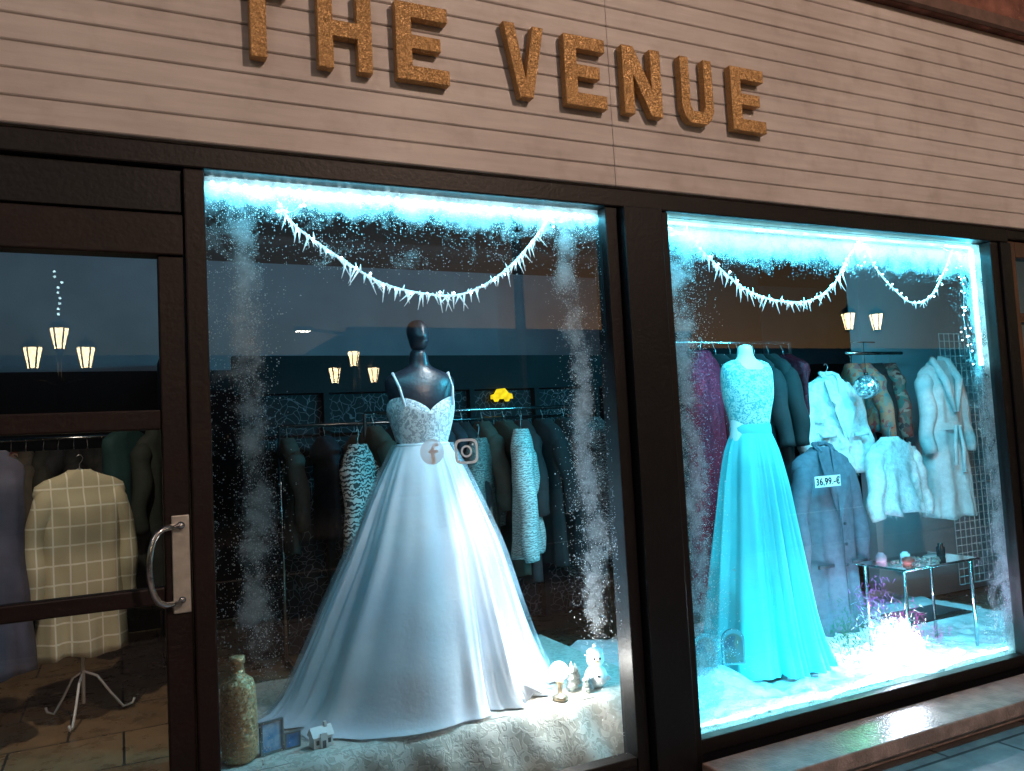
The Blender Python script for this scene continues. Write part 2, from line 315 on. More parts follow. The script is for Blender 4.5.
# ------------------------------------------------------------------ frost layers
def frost(name,x0,x1,z0,z1,df,nx=120,nz=150):
    vs=[];fs=[];D=[]
    for i in range(nz+1):
        for j in range(nx+1):
            x=x0+(x1-x0)*j/nx; z=z0+(z1-z0)*i/nz; vs.append((x,.014,z)); D.append(max(0,min(1.3,df(x,z))))
    for i in range(nz):
        for j in range(nx):
            a=i*(nx+1)+j; fs.append((a,a+1,a+nx+2,a+nx+1))
    me=bpy.data.meshes.new(name); me.from_pydata(vs,[],fs); me.materials.append(M_frost)
    at=me.attributes.new('dens','FLOAT','POINT'); at.data.foreach_set('value',D)
    o=bpy.data.objects.new(name,me); bpy.context.collection.objects.link(o); return o
def nz(x,z,s=3,o=0): return noise.noise(Vector((x*s+o,z*s,o)))
def d1(x,z):
    w=.05*nz(x,z,2.5,3)
    lowa=min(1,max(.25,(z-.68)/.25))
    a=.95*math.exp(-((x-(.385+w))/.065)**2)*(1 if z<2.3 else .6)*lowa
    lowfade=min(1,max(.06,(z-.66)/.3))
    b=.92*math.exp(-((x-(1.60+w+.05*(2.3-z)/1.8))/.065)**2)*lowfade
    c=1.15*max(0,(z-2.25)/.14)**1.2 + 1.0*math.exp(-((z-2.22)/.06)**2)*max(0,nz(x,z,5,9)+.45)*(1 if x<1.2 else .4)
    e=.45*max(0,1-(x-.26)/.09)*lowa+.35*max(0,1-(1.745-x)/.1)*lowfade
    return max(a,b,c,e)+.3*nz(x,z,9,1)*(max(a,b,c)>.15)
frost('window_frost',.262,1.743,.322,2.438,d1)
def d2(x,z):
    w=.06*nz(x,z,2.5,13)
    a=.66*math.exp(-((x-(2.13+w))/.09)**2)+.3*max(0,1-(x-2.05)/.3)
    b=.95*math.exp(-((4.10-x)/.17)**2)
    c=1.25*max(0,(z-2.20)/.14)**1.1
    e=.9*max(0,1-(z-.32)/.14)+.35*max(0,1-math.hypot(x-2.10,z-.42)/.35)
    return max(a,b,c,e)+.25*nz(x,z,9,5)*(max(a,b,c,e)>.15)
frost('window_frost',2.049,4.10,.322,2.433,d2)
# ------------------------------------------------------------------ LED strips
def strip(name,path,step=.028,r=.0042,mat=M_led,core=None,energy=20,aim=None,width=.02,col=CY,cr=.0038):
    rt=root(name); g=MB(); g.tube(path,.003,6); g.obj('cable',M_plasticw,rt)
    if core:
        g=MB(); g.tube(path,cr,6); g.obj('glow_core',core,rt)
    g=MB(); P=[Vector(p) for p in path]
    for a,b in zip(P,P[1:]):
        n=max(1,int((b-a).length/step))
        for i in range(n):
            c=a.lerp(b,(i+.5)/n); g.sphere((c.x,c.y-.004,c.z),r*random.uniform(.85,1.25),6,4)
    g.obj('beads',mat,rt)
    for k,(a,b) in enumerate(zip(P,P[1:])):
        mid=(a+b)/2; L=(b-a).length
        d=bpy.data.lights.new('strip_light','AREA'); d.shape='RECTANGLE'; d.size=L; d.size_y=width; d.energy=energy*L; d.color=col
        o=bpy.data.objects.new('strip_light_%d'%k,d); bpy.context.collection.objects.link(o)
        zd=-Vector(aim).normalized(); xd=(b-a).normalized(); yd=zd.cross(xd).normalized(); xd=yd.cross(zd)
        m=Matrix((xd,yd,zd)).transposed().to_4x4(); m.translation=mid+Vector(aim).normalized()*.010; o.matrix_world=m; o.parent=rt
    return rt
strip('led_light_strip',[(.275,.045,2.425),(1.735,.045,2.42)],.034,.0085,M_ledw,M_ledcore2,6.5,(0,-.35,-1),col=(.12,.72,1))
strip('led_light_strip',[(2.06,.05,2.425),(4.08,.05,2.425)],.022,.0068,M_led,M_ledstrip,36,(0,.5,-1),cr=.008)
strip('led_light_strip',[(4.085,.05,2.42),(4.085,.05,1.80)],.022,.0095,M_led,M_ledstrip,34,(-1,.6,0),cr=.011)
strip('led_light_strip',[(2.06,.04,.345),(4.08,.04,.345)],.022,.0068,M_led,M_ledstrip,21,(0,1,.35),cr=.007)
# ------------------------------------------------------------------ icicle garlands
def garland(pts,name='icicle_garland',spike=.05,step=.008,y=.05,led=M_ledw,every=7,spread=.42,rad=.0042):
    rt=root(name); P=[Vector((a,y+.01*math.sin(i*3),b)) for i,(a,b) in enumerate(pts)]
    Q=[]
    for i in range(len(P)-1):
        p0,p1,p2,p3=P[max(i-1,0)],P[i],P[i+1],P[min(i+2,len(P)-1)]
        for k in range(16):
            u=k/16; Q.append(.5*((2*p1)+(p2-p0)*u+(2*p0-5*p1+4*p2-p3)*u*u+(3*p1-p0-3*p2+p3)*u**3))
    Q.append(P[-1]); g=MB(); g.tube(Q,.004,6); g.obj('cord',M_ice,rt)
    g=MB(); h=MB(); acc=0; c=0
    for a,b in zip(Q,Q[1:]):
        L=(b-a).length; acc+=L
        while acc>step:
            acc-=step; c+=1; p=b+Vector((random.uniform(-.006,.006),random.uniform(-.01,.01),0))
            ang=random.gauss(0,spread); L2=spike*random.choice([.3,.4,.5,.7,.9,1.15])
            if random.random()<.25: ang+=PI
            if abs(ang)>1.6: L2*=.4
            g.cone(p,p+Vector((math.sin(ang)*L2,random.uniform(-.2,.2)*L2,-math.cos(ang)*L2)),rad)
            if c%every==0: h.sphere(p+Vector((0,-.008,random.uniform(-.01,.01))),.0045,6,4)
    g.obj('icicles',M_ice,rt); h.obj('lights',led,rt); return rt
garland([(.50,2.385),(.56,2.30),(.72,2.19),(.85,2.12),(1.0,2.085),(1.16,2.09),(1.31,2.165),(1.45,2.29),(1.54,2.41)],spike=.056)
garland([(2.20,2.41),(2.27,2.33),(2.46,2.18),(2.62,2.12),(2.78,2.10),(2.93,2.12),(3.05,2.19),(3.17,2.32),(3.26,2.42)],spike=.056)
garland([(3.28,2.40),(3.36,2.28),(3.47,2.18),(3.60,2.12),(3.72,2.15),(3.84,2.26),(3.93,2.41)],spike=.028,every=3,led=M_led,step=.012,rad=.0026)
def fairy(pts,name='fairy_lights',n=30,y=.06,mat=M_ledw,r=.004,j=.02):
    rt=root(name); g=MB(); P=[(a+random.uniform(-j,j)*.3,y,b+random.uniform(-j,j)*.3) for a,b in pts]; g.tube(P,.0012,4); g.obj('wire',M_plasticw,rt); h=MB()
    for i in range(n):
        t_=random.random()*(len(P)-1); k=int(t_); a=Vector(P[k]).lerp(Vector(P[k+1]),t_-k); h.sphere(a+Vector((random.uniform(-j,j),random.uniform(-j,j),random.uniform(-j,j))),r*random.uniform(.7,1.3),6,4)
    h.obj('bulbs',mat,rt)
fairy([(.40,2.42),(.47,2.38),(.5,2.34),(.56,2.36),(.60,2.40)],n=10)
fairy([(1.5,2.42),(1.56,2.38),(1.62,2.41),(1.7,2.42)],n=8)
fairy([(2.1,2.40),(2.2,2.38),(2.28,2.33)],n=12)
fairy([(3.24,2.42),(3.28,2.36),(3.25,2.30),(3.33,2.38)],n=12)
fairy([(3.85,2.42),(3.98,2.38),(4.02,2.2),(3.99,2.05),(4.03,1.8)],n=26)
# ------------------------------------------------------------------ gowns
def fold(th,z,n,seed,amp,hf=.14):
    tw=th+.30*math.sin(2*th+seed)+.16*math.sin(3*th+2.3*seed)+.07*math.sin(5*th-seed)
    s_=math.cos(n*tw+.25*math.sin(z*3+seed)); s_=math.copysign(abs(s_)**.8,s_)
    return amp*(.5*s_+.28*math.sin(int(n*1.9)*tw+z*1.1+seed)+hf*math.sin(int(n*3.3)*tw-z*1.7)+hf*.6*math.sin(int(n*5.1)*tw+z*2.3)+.5*noise.noise(Vector((math.cos(th)*3.2+seed,math.sin(th)*3.2,z*.9))))
def gown(prof,nth=220,n=11,seed=1.0,ztopf=None,hf=.14):
    R=[]; steps=[]
    for a,b in zip(prof,prof[1:]):
        k=max(2,int(abs(a[0]-b[0])/.025))
        for i in range(k):
            u=i/k; steps.append([a[q]+(b[q]-a[q])*u for q in range(6)])
    steps.append(list(prof[-1]))
    for _ in range(3):
        s2=[r[:] for r in steps]
        for i in range(1,len(steps)-1):
            for q in (1,2,3,4,5): s2[i][q]=(steps[i-1][q]+2*steps[i][q]+steps[i+1][q])/4
        steps=s2
    for (z,cx,cy,rx,ry,am) in steps:
        r=[]
        for j in range(nth):
            th=2*PI*j/nth; k=1+fold(th,z,n,seed,am,hf); zz=z
            if ztopf: zz=ztopf(th,z)
            r.append((cx+rx*k*math.cos(th),cy+ry*k*math.sin(th),zz))
        R.append(r)
    return R
br=root('wedding_gown'); bx,by_=1.17,.60
def sweet(th,z):
    if z<1.66: return z
    k=(z-1.66)/.07; ph=math.atan2(math.sin(th+PI/2),math.cos(th+PI/2))
    lob=.062*abs(math.sin(1.65*ph))**.7 if abs(ph)<1.9 else 0
    return 1.66+k*(.018+lob)
R=gown([(1.73,bx,by_,.148,.115,0),(1.70,bx,by_,.150,.128,0),(1.66,bx,by_,.145,.130,0),(1.60,bx,by_,.125,.105,0),(1.54,bx,by_,.108,.09,0)],n=3,ztopf=sweet)
g=MB(); g.rings(R,False); g.obj('bodice',M_bodice,br)
g=MB(); g.tube([(bx+.11*math.cos(a),by_+.093*math.sin(a),1.54) for a in [2*PI*i/40 for i in range(41)]],.008,6); g.obj('waistband',M_tulle,br)
sk=[(1.545,bx,by_,.112,.095,.0),(1.47,bx-.0,by_,.150,.13,.05),(1.30,bx-.005,by_,.220,.19,.075),(1.10,bx-.01,by_+.0,.300,.27,.085),(.90,bx-.03,by_+.01,.375,.34,.09),(.70,bx-.045,by_+.01,.455,.385,.09),(.58,bx-.05,by_+.01,.51,.40,.09),(.53,bx-.055,by_+.01,.55,.41,.095),(.508,bx-.06,by_+.01,.60,.42,.10)]
R=gown(sk,nth=420,n=9,seed=1.3,hf=.26); g=MB(); g.rings(R,False); g.obj('skirt',M_tulle,br)
R=gown([(z,cx,cy,rx+.020,ry+.020,am) for z,cx,cy,rx,ry,am in sk],nth=420,n=9,seed=1.3,hf=.26); g=MB(); g.rings(R,False); g.obj('tulle_overlay',M_sheer,br)
g=MB()
for s in (-1,1):
    g.tube([(bx+s*.105,by_-.105,1.70),(bx+s*.118,by_-.08,1.78),(bx+s*.125,by_-.02,1.845),(bx+s*.12,by_+.05,1.82),(bx+s*.10,by_+.1,1.70)],.006,6)
g.obj('straps',M_tulle,br)
mq=root('mannequin')
def mannequin(mq,cx,cy,z0,mat,head=True,stand=None,s=1.0):
    T=[(-.45,.13,.10),(-.36,.15,.105),(-.25,.115,.085),(-.15,.125,.095),(-.05,.14,.105),(.02,.155,.10),(.07,.172,.085),(.10,.165,.07),(.125,.12,.06),(.14,.07,.05),(.16,.047,.045),(.19,.042,.043),(.235,.040,.042)]
    g=MB(); g.rings([[(cx+rx*s*math.cos(2*PI*j/32),cy+ry*s*math.sin(2*PI*j/32),z0+z*s) for j in range(32)] for z,rx,ry in T])
    g.obj('torso',mat,mq,subsurf=1)
    if head:
        H=[(.225,.030,.032,0),(.245,.036,.045,-.008),(.262,.040,.055,-.012),(.285,.045,.060,-.010),(.305,.048,.062,-.005),(.325,.047,.060,0),(.345,.041,.053,.002),(.360,.028,.038,.003),(.367,.01,.014,.003)]
        g=MB(); RR=[]
        for z,rx,ry,oy in H:
            r=[]
            for j in range(32):
                th=2*PI*j/32; c=max(0,math.cos(th+PI/2)); k=1
                if .262<=z<=.305: k+= .12*c**14*(1 if z<.30 else .4)
                if .29<z<.32: k-= .07*(max(0,math.cos(th+PI/2-.45))**20+max(0,math.cos(th+PI/2+.45))**20)
                r.append((cx+rx*k*math.cos(th),cy+oy+ry*k*math.sin(th),z0+z*s))
            RR.append(r)
        g.rings(RR); g.obj('head',mat,mq,subsurf=1)
    if stand is not None:
        g=MB(); g.tube([(cx,cy,stand),(cx,cy,z0-.4)],.015,10); g.lathe([(.16,stand+.002),(.16,stand+.012),(.02,stand+.02)],cx,cy,24); g.obj('stand',M_steel,mq)
mannequin(mq,bx,by_,1.735,M_mblack,True,.505,.93)
aq=root('evening_gown'); ax,ay=2.985,.60
def nk(th,z):
    if z<1.84: return z
    k=(z-1.84)/.05; return z-.07*k*max(0,math.cos(th+PI/2))**3*(1)
R=gown([(1.895,ax,ay,.085,.065,0),(1.875,ax,ay,.15,.08,0),(1.83,ax,ay,.162,.095,0),(1.77,ax,ay,.150,.11,0),(1.70,ax,ay,.142,.125,0),(1.62,ax,ay,.12,.10,0),(1.53,ax,ay,.102,.088,0)],n=3,ztopf=nk)
g=MB(); g.rings(R,False); g.obj('bodice',M_aqualace,aq)
g=MB(); g.rings([[(ax+(rx)*math.cos(a),ay+ry*math.sin(a),z) for a in [2*PI*i/40 for i in range(40)]] for z,rx,ry in ((1.555,.108,.094),(1.54,.112,.098),(1.51,.112,.098),(1.495,.108,.094))],False); g.obj('waistband',M_aqua,aq)
sk=[(1.52,ax,ay,.106,.092,.0),(1.42,ax,ay,.145,.125,.07),(1.25,ax-.0,ay,.175,.155,.12),(1.0,ax-.005,ay-.005,.205,.185,.15),(.75,ax-.01,ay-.01,.235,.215,.18),(.5,ax-.02,ay-.02,.265,.25,.20),(.345,ax-.02,ay-.03,.30,.28,.23)]
R=gown(sk,nth=320,n=9,seed=2.1,hf=.22); g=MB(); g.rings(R,False); g.obj('skirt',M_aqua,aq)
mq2=root('mannequin'); mannequin(mq2,ax,ay,1.76,M_mwhite,False,.335,.93)
# ------------------------------------------------------------------ platforms
pf=root('display_platform')
g=MB(); g.box(.262,1.99,.19,1.2,.17,.495); g.obj('box',simple('platform_wood',(.5,.48,.45,1)),pf,smooth=False)
g=MB(); nx=260; R=[]
for q,(yy,zz) in enumerate([(1.22,.499),(.9,.4995),(.6,.501),(.4,.500),(.25,.5005),(.205,.4995),(.178,.49),(.160,.47),(.148,.44),(.138,.40),(.128,.36),(.118,.30),(.11,.24)]):
    row=[]
    for i in range(nx+1):
        x=.264+1.74*i/nx; a=.0 if q<4 else min(1,(q-4)/6)
        row.append((x,yy-a*(.014*math.sin(x*15+1+zz*9)+.009*math.sin(x*33+zz*14)+.04*noise.noise(Vector((x*5,zz*5,2)))),zz+(.006*noise.noise(Vector((x*7,yy*7,0))) if q<5 else 0)))
    R.append(row)
vs=[p for r in R for p in r]; fs=[]
for i in range(len(R)-1):
    for j in range(nx): fs.append((i*(nx+1)+j,i*(nx+1)+j+1,(i+1)*(nx+1)+j+1,(i+1)*(nx+1)+j))
g.add(vs,fs); g.obj('lace_cloth',M_cloth,pf)
pf2=root('display_platform')
g=MB(); g.box(2.05,4.9,.08,1.5,.17,.30); g.obj('box',simple('platform_wood2',(.5,.48,.45,1)),pf2,smooth=False)
g=MB(); nx,ny=160,80; vs=[];fs=[]
for j in range(ny+1):
    for i in range(nx+1):
        x=2.05+2.85*i/nx; y=.07+1.43*j/ny
        vs.append((x,y,.318+.016*noise.noise(Vector((x*6,y*6,1)))+.016*noise.noise(Vector((x*17,y*17,4)))+(.03 if j>2 else 0)*abs(noise.noise(Vector((x*3,y*3,9))))+(.11*math.exp(-((x-2.44)/.22)**2-((y-.42)/.15)**2))))
for j in range(ny):
    for i in range(nx): a=j*(nx+1)+i; fs.append((a,a+1,a+nx+2,a+nx+1))
g.add(vs,fs); g.obj('snow_blanket',M_snow,pf2)
# ------------------------------------------------------------------ garments
M_hang=simple('hanger_wire',(.5,.5,.5,1),None,10,.3,.9,0)
def garment(name,x,y,zt,w,h,mat,sleeve=.5,yaw=0,dp=.14,flare=1.0,style=None,parent=None,seed=None,trim=None,fur=False,hanger=True,res=48,wst=.9,asleeve=.06):
    rt=root(name,(x,y,zt),yaw)
    if parent: rt.parent=parent
    sd=random.random()*10 if seed is None else seed; W=w/2
    P=[(0,.055,.04),(-.012,.07,.045),(-.03,W*.48,.05),(-.05,W*.74,.055),(-.08,W*.95,.06),(-.12,W*1.0,.065),(-.19,W*.93,dp*.5),(-.3,W*.92,dp*.52),(-.45*h-.02,W*wst,dp*.5),(-.7*h,W*(.5*wst+.5*flare),dp*.55),(-h,W*flare,dp*.62)]
    P=[p for p in P if p[0]>=-h]; P.sort(key=lambda p:-p[0])
    R=[]; st=[]
    for a,b in zip(P,P[1:]):
        k=max(1,int((a[0]-b[0])/.03))
        for i in range(k): st.append([a[q]+(b[q]-a[q])*i/k for q in range(3)])
    st.append(P[-1]); na=.20 if fur else .12
    for z,rx,ry in st:
        dn=min(1,-z/h); r=[]
        for j in range(res):
            th=2*PI*j/res; c,s_=math.cos(th),math.sin(th); e=.75
            cc=math.copysign(abs(c)**e,c); ss=math.copysign(abs(s_)**e,s_)
            wv=1+(.10+.28*dn)*math.sin(5*c*2+sd+z*2.0)*.6*dn+.10*math.sin(13*c+sd*2+z*5)*dn+ na*noise.noise(Vector((c*3+sd,z*6,s_)))
            fx=(random.uniform(-.010,.010) if fur else 0)
            r.append((rx*cc*(1+.04*noise.noise(Vector((z*7,sd,c))))+fx,ry*ss*wv+fx,z+ (.01*math.sin(c*6+sd) if z<=-h+.001 else 0)))
        R.append(r)
    g=MB(); g.rings(R,True); g.obj('body',mat,rt)
    if sleeve:
        for s in (-1,1):
            n=16; path=[];rad=[]
            for i in range(n+1):
                u=i/n; path.append((s*(W*.72+(asleeve+W*.16)*math.sin(u*PI*.5)**.8+.01*math.sin(u*9+sd)),-.012-.035*u+.008*math.sin(u*11+sd*s),-.085-sleeve*u)); rad.append((.064-.020*u)*(1+.07*math.sin(u*15+sd))*min(1,.30+u*7)+(random.uniform(-.005,.005) if fur else 0))
            g=MB(); g.tube(path,rad,14); g.obj('sleeve_l' if s<0 else 'sleeve_r',mat,rt)
    if fur:
        g=MB()
        for k in range(1800):
            r=random.choice(R[2:]); p=Vector(random.choice(r))
            if p.y>.02: continue
            d=Vector((random.gauss(0,.5)+p.x*2,-.5,-1+random.gauss(0,.4))).normalized()*random.uniform(.015,.035); q=p+Vector((random.uniform(-.01,.01),-.002,random.uniform(-.012,.012)))
            g.add([q+Vector((-.0025,0,0)),q+Vector((.0025,0,0)),q+d],[(0,1,2)])
        g.obj('pile',mat,rt)
    fy=-dp*.5-.012
    if style=='coat':
        tm=trim or mat; g=MB()
        for s in (-1,1):
            n=[(s*.03,-.055,.0),(s*.085,-.06,-.03),(s*.11,fy-.015,-.16),(s*.075,fy-.02,-.19),(s*.09,fy-.022,-.22),(s*.012,fy-.02,-.42),(s*.004,fy-.015,-.44)]
            g.add(n,[(0,1,2,3,5,6) if s<0 else (6,5,3,2,1,0),(3,4,5) if s<0 else (5,4,3)])
        g.tube([(0,.02,.015),(.05,.0,.018),(.065,-.03,.0),(.05,-.06,-.03)],.014,6); g.tube([(0,.02,.015),(-.05,.0,.018),(-.065,-.03,.0),(-.05,-.06,-.03)],.014,6)
        g.obj('lapels',tm,rt,smooth=False)
        g=MB(); g.tube([(.0,fy-.018,-.42),(.004,fy-.022,-.6*h),(.008,fy-.026,-h+.02)],.003,5)
        for i in range(3): g.sphere((.02,fy-.026,-.45-.12*i),.010,8,6)
        for s in (-1,1): g.box(s*W*.62-.06,s*W*.62+.06,fy-.016,fy-.0,-.62*h-.010,-.62*h+.010)
        g.obj('front_details',tm if fur else simple(name+'_dark',(.05,.055,.07,1)),rt)
    if style=='belt':
        g=MB(); g.rings([[(W*.96*math.cos(a),(dp*.62)*math.sin(a),z) for a in [2*PI*i/32 for i in range(32)]] for z in (-.40*h,-.40*h-.05)],False)
        g.tube([(.02,-dp*.66,-.42*h),(.04,-dp*.7,-.42*h-.15),(.03,-dp*.7,-.42*h-.32)],.013,6); g.tube([(-.01,-dp*.66,-.42*h),(-.04,-dp*.7,-.42*h-.12),(-.05,-dp*.7,-.42*h-.27)],.013,6)
        for s in (-1,1): g.tube([(s*.03,.01,.02),(s*.075,-.03,-.0),(s*.07,fy-.01,-.14),(s*.01,fy-.02,-.36)],[.02,.025,.028,.012],8)
        g.obj('belt_and_collar',mat,rt)
    if hanger:
        g=MB(); g.tube([(0,0,-.005),(0,0,.03),(.012,0,.045),(.018,0,.062),(.010,0,.078),(-.006,0,.08),(-.014,0,.07)],.0022,6)
        g.tube([(-W*.8,0,-.075),(0,0,.004),(W*.8,0,-.075)],.005,6); g.obj('hanger',M_hang,rt)
    return rt
def plaid():
    t=NT('plaid_knit'); sx=t.n('ShaderNodeSeparateXYZ'); t.l(t.coord(),sx.inputs[0])
    def ln(o,p,wd): return t.math('LESS_THAN',t.math('FRACT',t.math('MULTIPLY',t.math('ADD',o,5),p)),wd)
    a=t.math('MAXIMUM',ln(sx.outputs[0],13,.10),ln(sx.outputs[2],10,.09))
    t.pbr(t.mix(a,(.50,.44,.30,1),(.78,.74,.62,1)),.9,0,t.bump(t.noise(220,1),.5,.004)); return t.m
def zebra(name,c1,c2,scale,dist):
    t=NT(name); wv=t.n('ShaderNodeTexWave'); wv.inputs['Scale'].default_value=scale; wv.inputs['Distortion'].default_value=dist; wv.bands_direction='Z'; wv.inputs['Detail'].default_value=2; wv.inputs['Detail Scale'].default_value=2.2; t.l(t.coord(),wv.inputs['Vector'])
    t.pbr(t.mix(t.ramp(wv.outputs['Fac'],[(.40,(0,0,0,1)),(.6,(1,1,1,1))]),c1,c2),.85,0); return t.m
def floral(name,cols):
    t=NT(name); v=t.n('ShaderNodeTexVoronoi'); v.inputs['Scale'].default_value=30
    nd=t.n('ShaderNodeTexNoise'); nd.inputs['Scale'].default_value=9; t.l(t.coord(),nd.inputs['Vector']); t.l(t.mix(.15,t.coord(),nd.outputs['Color']),v.inputs['Vector'])
    sp=t.n('ShaderNodeSeparateColor'); t.l(v.outputs['Color'],sp.inputs[0])
    t.pbr(t.ramp(sp.outputs[0],[(i/(len(cols)-1),c) for i,c in enumerate(cols)]),.8,0); return t.m
M_plaid=plaid(); M_zebra=zebra('zebra_knit',(.03,.03,.03,1),(.45,.44,.42,1),13,10); M_zig=zebra('dark_pattern',(.03,.03,.035,1),(.13,.13,.13,1),18,9)
M_mag=glitter('magenta_sequin',(.45,.010,.045,1),(.10,.003,.015,1),330,.5,.4); M_wine=glitter('wine_sequin',(.14,.006,.02,1),(.04,.003,.008,1),330,.5,.4)
M_blaz=fabric('grey_blue_wool',(.10,.13,.165,1),(.075,.10,.13,1),30,.85,250,.3)
M_flor=floral('floral_print',[(.02,.02,.02,1),(.25,.05,.04,1),(.03,.12,.10,1),(.40,.25,.2,1),(.02,.02,.03,1)])
M_flor2=floral('coral_print',[(.55,.10,.05,1),(.5,.25,.15,1),(.1,.25,.25,1),(.5,.05,.05,1)])
cols=[(.02,.02,.022),(.03,.03,.04),(.06,.05,.035),(.035,.035,.03),(.08,.065,.05),(.025,.032,.028),(.05,.025,.025),(.10,.085,.07),(.025,.028,.04),(.015,.015,.016)]
M_cl=[fabric('garment_cloth_%d'%i,c+(1,),None,12,.85,200,0) for i,c in enumerate(cols)]
def rack(name,x0,x1,y,z,items,floor=.17,legs=True,mat=M_steel,spacing=.075,yaw=PI/2,hr=(.7,1.0)):
    rt=root(name); g=MB(); g.tube([(x0,y,z),(x1,y,z)],.012,10)
    if legs:
        for xx in (x0,x1): g.tube([(xx,y,floor),(xx,y,z)],.012,8); g.tube([(xx,y-.25,floor+.02),(xx,y+.25,floor+.02)],.012,8)
    g.obj('rail',mat,rt); x=x0+.05
    while x<x1-.03:
        m=random.choice(items); garment('garment',x,y,z-.075,random.uniform(.36,.44),random.uniform(*hr),m,random.choice([0,.45,.5]),yaw+random.uniform(-.3,.3),random.uniform(.06,.10),1.0,parent=rt,res=28)
        x+=spacing*random.uniform(.7,1.6)
    return rt
rack('clothes_rack',1.30,2.9,1.95,1.735,M_cl+[M_zig],hr=(.75,1.05),spacing=.10)
rack('clothes_rack',.95,3.2,2.75,1.70,M_cl,hr=(.6,1.0),spacing=.16)
rack('clothes_rack',-.75,.25,3.4,1.70,M_cl+[M_flor],hr=(.7,1.1))
garment('striped_cardigan',1.20,1.75,1.56,.28,.62,M_zebra,.5,.9,.12)
garment('knit_cardigan',2.14,1.60,1.60,.30,.74,zebra('light_zigzag_knit',(.26,.25,.24,1),(.62,.61,.58,1),22,9),.66,1.0,.12)
garment('patterned_top',1.93,1.75,1.56,.28,.62,zebra('grey_pattern',(.07,.07,.07,1),(.22,.22,.20,1),20,12),.45,.8,.12)
st=root('plaid_sweater_display'); sxx,syy=-.19,2.35
garment('plaid_sweater',sxx,syy,1.50,.46,.98,M_plaid,.62,.25,.2,1.0,parent=st,asleeve=.03)
g=MB(); g.tube([(sxx,syy,.25),(sxx,syy,1.5)],.01,8)
for k in range(3):
    a=k*2*PI/3+.3; c,s_=math.cos(a),math.sin(a)
    g.tube([(sxx,syy,.42),(sxx+.07*c,syy+.07*s_,.38),(sxx+.14*c,syy+.14*s_,.27),(sxx+.20*c,syy+.20*s_,.185),(sxx+.25*c,syy+.25*s_,.19),(sxx+.26*c,syy+.26*s_,.215)],.007,6)
g.obj('stand',M_plasticw,st)
garment('blue_dress',-.56,2.1,1.62,.28,1.1,fabric('dusty_blue',(.10,.09,.13,1)),0,.4,.2,1.3)
garment('green_coat',.22,2.9,1.72,.30,1.1,M_cl[5],.55,.8,.16)
garment('teal_dress',.05,3.1,1.75,.40,1.2,fabric('teal_cloth',(.015,.06,.065,1)),.0,.9,.16)
rk=rack('clothes_rack',3.0,3.95,1.25,2.07,[M_mag,M_wine,M_cl[0],M_cl[0],M_cl[9]],floor=.3,hr=(1.3,1.5),spacing=.085)
garment('magenta_gown',3.02,1.0,1.99,.30,1.45,M_mag,0,.35,.16,1.15,seed=2)
garment('blue_party_dress',2.72,1.30,1.80,.28,1.2,fabric('ice_blue',(.12,.2,.35,1)),0,.2,.16,1.1,seed=5)
garment('fluffy_cardigan',4.12,1.12,1.84,.46,.62,M_fur,.45,0,.2,1.0,fur=True,style='coat',trim=M_white)
garment('teddy_jacket',4.44,.94,1.43,.44,.48,M_fur,.42,.1,.18,1.0,fur=True)
garment('bath_robe',5.16,1.10,1.93,.36,1.08,M_white,.55,0,.18,1.12,style='belt',asleeve=.04)
garment('long_blazer',3.78,.90,1.40,.46,1.10,M_blaz,.62,.05,.18,1.02,style='coat',wst=.86)
rack('clothes_rack',4.62,5.2,1.40,2.02,[M_flor,M_flor2,M_cl[0]],floor=.3,hr=(.45,.6),spacing=.09,yaw=PI/2-.5,legs=False)
pg=root('price_tag',(3.66,.74,1.205),.0)
g=MB(); g.box(-.10,.10,0,.002,-.03,.033); g.obj('card',M_plasticw,pg,smooth=False)
cu=bpy.data.curves.new('p','FONT'); cu.body='36,99.-€'; cu.size=.056; cu.align_x='CENTER'; cu.offset=.0008; o=bpy.data.objects.new('lettering',cu); bpy.context.collection.objects.link(o); o.rotation_euler=(PI/2,0,0); o.location=(0,-.002,-.017); cu.materials.append(M_black); o.parent=pg
db=root('disco_ball',(4.20,.88,1.75))
g=MB(); g.sphere((0,0,0),.075,24,16); g.obj('ball',glitter('mirror_tiles',(.85,.88,.9,1),(.3,.35,.4,1),60,.8,.2,.9),db,smooth=False)
g=MB(); g.tube([(0,0,.07),(0,0,.28)],.002,5); g.tube([(0,0,.07),(0,0,.09)],.012,10); g.tube([(-.1,0,.28),(.1,0,.28)],.004,6); g.obj('string',M_black,db)
g=MB()
for i in range(12): g.tube([(5.42+i*.055,1.25,.33),(5.42+i*.055,1.25,2.15)],.003,5)
for i in range(34): g.tube([(5.42,1.246,.33+i*.055),(6.025,1.246,.33+i*.055)],.003,5)
g.obj('wire_grid_panel',M_plasticw)
# glass table
tb=root('glass_table'); tx0,tx1,ty0,ty1,tz=3.52,4.09,.16,.46,.79
g=MB(); g.box(tx0,tx1,ty0,ty1,tz-.012,tz); g.box(tx0+.03,tx1-.03,ty0+.03,ty1-.03,.50,.508); g.obj('glass_top',glass_mat('table_glass',3.5,(.8,.92,.92,1)),tb,smooth=False,bevel=.003)
g=MB()
for xx in (tx0+.03,tx1-.03):
    for yy in (ty0+.03,ty1-.03): g.tube([(xx,yy,.325),(xx,yy,tz-.013)],.009,10)
g.tube([(tx0,ty0-.003,tz-.006),(tx1,ty0-.003,tz-.006)],.005,6); g.tube([(tx0,ty1+.003,tz-.006),(tx1,ty1+.003,tz-.006)],.005,6); g.obj('legs',M_steel,tb)
def jar(name,x,y,z,r,h,m):
    g=MB(); g.lathe([(r*.9,z),(r,z+h*.1),(r,z+h*.7),(r*.6,z+h*.8),(r*.62,z+h),(r*.3,z+h*1.02)],x,y,16); return g.obj(name,m)
